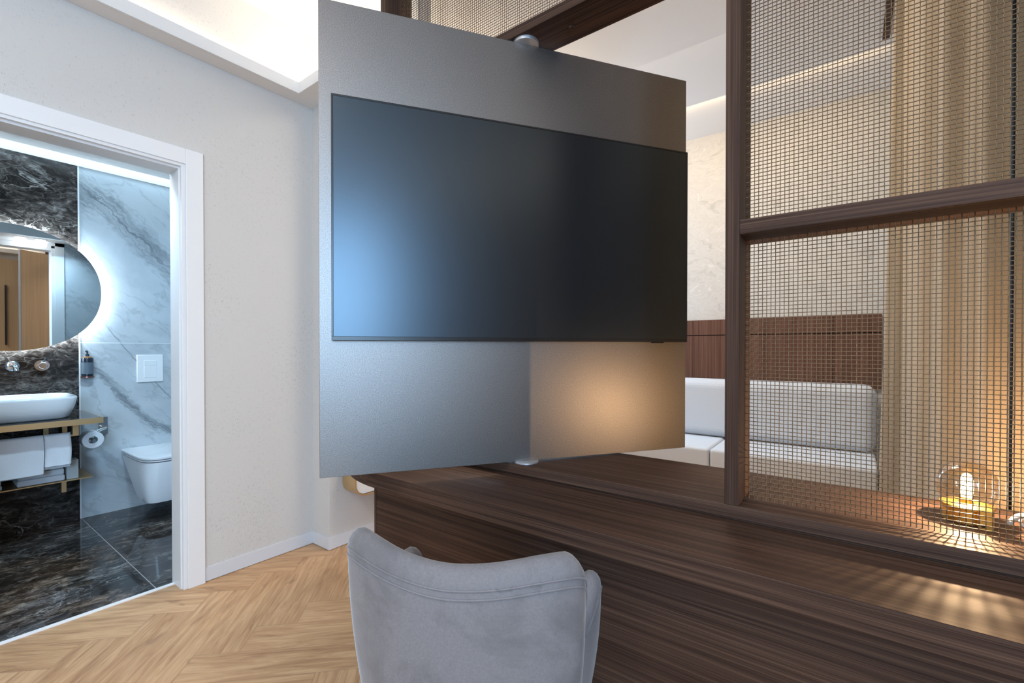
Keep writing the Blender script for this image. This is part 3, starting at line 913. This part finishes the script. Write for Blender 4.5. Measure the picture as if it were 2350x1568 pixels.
V_(MB().tube([(-3.915, -0.5, 0.655), (-3.915, 0.655, 0.655)], 0.008, 12), 'towel_rail', M['brass'], smooth=True)

def basin():
    mb = MB()
    cx, cy = -4.09, 0.37
    rings = []
    for z, s_ in ((0.765, 0.80), (0.775, 0.86), (0.83, 0.95), (0.885, 1.0), (0.895, 1.0), (0.899, 0.985), (0.895, 0.965), (0.86, 0.93), (0.80, 0.84), (0.785, 0.7), (0.782, 0.3)):
        k = 0.10 * (1 - s_)
        rings.append([(x, y, z) for x, y in superell(cx, cy, 0.235 - (1 - s_) * 0.235, 0.305 - (1 - s_) * 0.235, 5, 56)])
    mb.loft(rings)
    return mb.build('wash_basin', M['ceramic'], None, smooth=True, angle=50)
tag(basin(), 'white rounded rectangular vessel basin on the vanity counter', 'basin')

tap = thing('wall_tap', 'chrome wall mounted basin spout below the mirror', 'tap', (XB, 0.43, 1.085))
MB().lathe([(0.030, 0.001), (0.032, 0.003), (0.032, 0.010), (0.028, 0.012)], (0, 0, 0), 28, 'x').build('wall_plate', M['chrome'], tap, smooth=True)
MB().tube([(0.01, 0, 0), (0.10, 0, 0), (0.150, 0, -0.002), (0.165, 0, -0.012), (0.168, 0, -0.028)], 0.0125, 14).build('spout', M['chrome'], tap, smooth=True)
vl = thing('tap_handle', 'chrome round mixer handle right of the basin spout', 'tap handle', (XB, 0.565, 1.085))
MB().lathe([(0.036, 0.001), (0.037, 0.004), (0.036, 0.009)], (0, 0, 0), 28, 'x').build('wall_plate', M['chrome'], vl, smooth=True)
MB().lathe([(0.022, 0.009), (0.022, 0.050), (0.019, 0.053)], (0, 0, 0), 28, 'x').build('knob', M['chrome'], vl, smooth=True)
MB().tube([(0.042, 0, 0.015), (0.044, 0.012, 0.050)], 0.004, 8).build('lever', M['chrome'], vl, smooth=True)

mir = thing('oval_mirror', 'large oval backlit mirror on the dark marble wall', 'mirror', (XB, 0.40, 1.59))
A_, B_ = 0.462, 0.408
MB().prism(superell(0, 0, A_, B_, 2.15, 120), 0.032, 0.038, 'x').build('glass', M['mirror'], mir)
oute = superell(0, 0, A_ - 0.022, B_ - 0.022, 2.15, 120)
innr = superell(0, 0, A_ - 0.034, B_ - 0.034, 2.15, 120)
MB().loft([[(0.012, *p) for p in innr], [(0.012, *p) for p in oute], [(0.026, *p) for p in oute], [(0.026, *p) for p in innr]], False, False).build('light_strip', M['led'], mir)['label'] = 'white light strip glowing behind the mirror rim'
MB().prism(superell(0, 0, A_ - 0.045, B_ - 0.045, 2.15, 80), 0.001, 0.0325, 'x').build('back_box', M['white_lacquer'], mir)

soap = thing('soap_dispenser', 'dark pump soap bottle in a rose metal wall holder', 'soap dispenser', (XB + 0.048, 0.783, 0.99))
MB().lathe([(0.028, 0.014), (0.032, 0.018), (0.032, 0.135), (0.029, 0.142)], (0, 0, 0), 28).build('bottle', M['bottle'], soap, smooth=True)
MB().lathe([(0.0325, 0.030), (0.0325, 0.110)], (0, 0, 0), 28, cap0=False, cap1=False).build('bottle_label', M['bottle_label'], soap, smooth=True)
MB().lathe([(0.026, 0.142), (0.026, 0.150), (0.012, 0.153)], (0, 0, 0), 24).build('cap', M['amber_cap'], soap, smooth=True)
pu = MB().lathe([(0.010, 0.153), (0.010, 0.168), (0.005, 0.170), (0.005, 0.190)], (0, 0, 0), 16)
pu.tube([(0, 0, 0.190), (0.012, -0.006, 0.192), (0.030, -0.012, 0.186)], 0.005, 8)
pu.build('pump', M['bottle'], soap, smooth=True)
ho = MB().lathe([(0.030, 0.0), (0.036, 0.003), (0.036, 0.014), (0.030, 0.014)], (0, 0, 0), 28)
ho.box((-0.047, -0.020, 0.0), (-0.034, 0.020, 0.13))
ho.build('wall_holder', M['rose_metal'], soap, smooth=True)

fp = thing('flush_plate', 'white square flush plate above the toilet', 'flush plate', (XB, 1.150, 1.045))
bx(((0.001, -0.082, -0.104), (0.014, 0.082, 0.104))).build('plate', M['white_lacquer'], fp, bevel=0.003)
bx(((0.014, -0.040, 0.020), (0.017, 0.040, 0.062))).build('button', M['white_lacquer'], fp, bevel=0.0015)
bx(((0.014, -0.040, -0.070), (0.017, 0.040, 0.016))).build('button', M['white_lacquer'], fp, bevel=0.0015)

# wall-hung toilet
wc = thing('toilet', 'white wall hung toilet with closed lid on the white marble wall', 'toilet', (XB, 1.160, 0.125))
def wc_ring(hx, hy, z, e=4.0, x0=0.0):
    # D-shaped plan: flat at the wall, rounded front
    out = [(x0 + 0.002, -hy, z), (x0 + 0.002, hy, z)]
    half_ = superell(0, 0, 1, 1, e, 48)
    pts_ = [(p[0], p[1]) for p in half_ if p[0] >= -1e-9]
    pts_.sort(key=lambda p: -math.atan2(p[1], p[0]))
    for p in pts_:
        out.append((x0 + hx * 0.45 + hx * 0.55 * p[0], hy * p[1], z))
    return out
MB().loft([wc_ring(0.19, 0.150, 0.0, 4, 0.30), wc_ring(0.24, 0.160, 0.03, 4, 0.26), wc_ring(0.33, 0.172, 0.12, 4, 0.185), wc_ring(0.44, 0.178, 0.21, 4, 0.085), wc_ring(0.53, 0.180, 0.275), wc_ring(0.53, 0.180, 0.285)]).build('bowl', M['ceramic'], wc, smooth=True, angle=40)
MB().loft([wc_ring(0.525, 0.180, 0.289), wc_ring(0.535, 0.185, 0.293), wc_ring(0.535, 0.185, 0.301)]).build('seat', M['ceramic'], wc, smooth=True, angle=40)
MB().loft([wc_ring(0.530, 0.183, 0.304), wc_ring(0.540, 0.187, 0.307), wc_ring(0.540, 0.187, 0.319), wc_ring(0.525, 0.175, 0.325)]).build('lid', M['ceramic'], wc, smooth=True, angle=50)

# toilet roll on chrome holder
rh = thing('toilet_roll_holder', 'chrome toilet roll holder with square plate beside the vanity', 'roll holder', (XB, 0.872, 0.64))
bx(((0.001, -0.026, -0.062), (0.012, 0.026, 0.062))).build('plate', M['chrome'], rh, bevel=0.002)
MB().tube([(0.01, 0, -0.01), (0.07, 0, -0.01), (0.09, -0.02, -0.012), (0.10, -0.06, -0.03), (0.11, -0.104, -0.052), (0.17, -0.104, -0.055), (0.30, -0.104, -0.055)], 0.010, 12).build('arm', M['chrome'], rh, smooth=True)
roll = MB().lathe([(0.024, 0.0), (0.054, 0.0), (0.056, 0.002), (0.056, 0.098), (0.054, 0.1), (0.024, 0.1), (0.024, 0.0)], (XB + 0.175, 0.768, 0.585), 40, 'x', False, False).build('toilet_roll', M['paper'], None, smooth=True)
tag(roll, 'white toilet roll on the chrome holder', 'toilet roll')

# towels
def hung_towel(y0, y1, zf, zbk, name, label, xr=-3.915, th=0.012):
    prof_o = [(xr + 0.030, zf)] + [(xr + 0.026, zf + (0.655 - zf) * k / 6) for k in range(1, 6)] + [(xr + 0.024 * math.cos(a), 0.655 + 0.020 * math.sin(a)) for a in [PI * k / 10 for k in range(0, 11)]] + [(xr - 0.026, zbk + (0.655 - zbk) * k / 6) for k in range(5, 0, -1)] + [(xr - 0.028, zbk)]
    prof_i = [(xr + (x - xr) * 0.45, z - 0.010 if z > 0.655 else z) for x, z in prof_o]
    ring = prof_o + prof_i[::-1]
    rings_ = []
    ny = 14
    for j in range(ny + 1):
        t = j / ny
        y = y0 + (y1 - y0) * t
        e = 1 - 0.35 * (abs(2 * t - 1) ** 10)
        rings_.append([(xr + (x - xr) * e + 0.002 * math.sin(9 * t + z * 30), y + 0.002 * math.sin(z * 25), z) for x, z in ring])
    o = MB().loft(rings_).build(name, M['towel'], None, smooth=True, angle=60)
    return tag(o, label, 'towel')
hung_towel(0.10, 0.512, 0.443, 0.43, 'towel', 'wide white towel draped over the vanity rail, left one')
hung_towel(0.516, 0.632, 0.482, 0.46, 'towel', 'narrow white towel draped over the vanity rail, right one')
def folded(x0, x1, y0, y1, z0, z1, label):
    mb = MB()
    lay = 3
    for k in range(lay):
        a = z0 + (z1 - z0) * k / lay
        b = z0 + (z1 - z0) * (k + 1) / lay - 0.001
        mb.box((x0, y0 + 0.003 * k, a), (x1 - 0.004 * k, y1 - 0.003 * k, b))
    o = mb.build('folded_towel', M['towel'], None, bevel=0.009, seg=4)
    return tag(o, label, 'towel')
folded(-4.29, -4.035, 0.415, 0.625, 0.354, 0.470, 'folded white towel on the lower vanity shelf below the narrow towel')
folded(-4.29, -4.035, 0.12, 0.355, 0.354, 0.440, 'folded white towel on the lower vanity shelf at the left edge')
tb = bx(((-4.13, 0.633, 0.354), (-4.045, 0.690, 0.475))).build('tissue_box', M['tissue_box'], bevel=0.002)
tag(tb, 'pale mottled box standing on the lower vanity shelf', 'box')

# bathroom downlights in the soffit by the door
for x, y, lab in ((-2.865, 0.62, 'bright round downlight in the bathroom soffit, left in the mirror'), (-2.865, 0.745, 'bright round downlight in the bathroom soffit, right in the mirror')):
    dl = thing('downlight', lab, 'downlight', (x, y, 2.16), 0, 'bathroom downlights')
    MB().lathe([(0.040, -0.004), (0.040, 0.0)], (0, 0, 0), 28).build('trim_ring', M['white_lacquer'], dl, smooth=True)
    MB().lathe([(0.001, -0.034), (0.016, -0.030), (0.026, -0.018), (0.030, -0.0042)], (0, 0, 0), 28).build('diffuser', M['spot_disc'], dl, smooth=True)

# wardrobe on the right of the room (only its reflection shows)
wr = thing('wardrobe', 'tan wardrobe with long dark handles right of the desk', 'wardrobe', (1.9, 0.5, 0))
WO = (1.9, 0.5, 0)
bx(((1.625, -0.5, 0.0), (2.198, 1.26, 2.55))).build('body', M['tan_front'], wr, off=WO, bevel=0.002)
for y0, y1, hy in ((-0.5, 0.378, 0.33), (0.382, 1.26, 0.95)):
    dr = bx(((1.603, y0, 0.06), (1.624, y1, 2.54))).build('door', M['tan_front'], wr, off=WO, bevel=0.002)
    bx(((1.578, hy - 0.009, 1.25), (1.603, hy + 0.009, 2.15))).build('handle', M['black_plastic'], dr, off=WO)
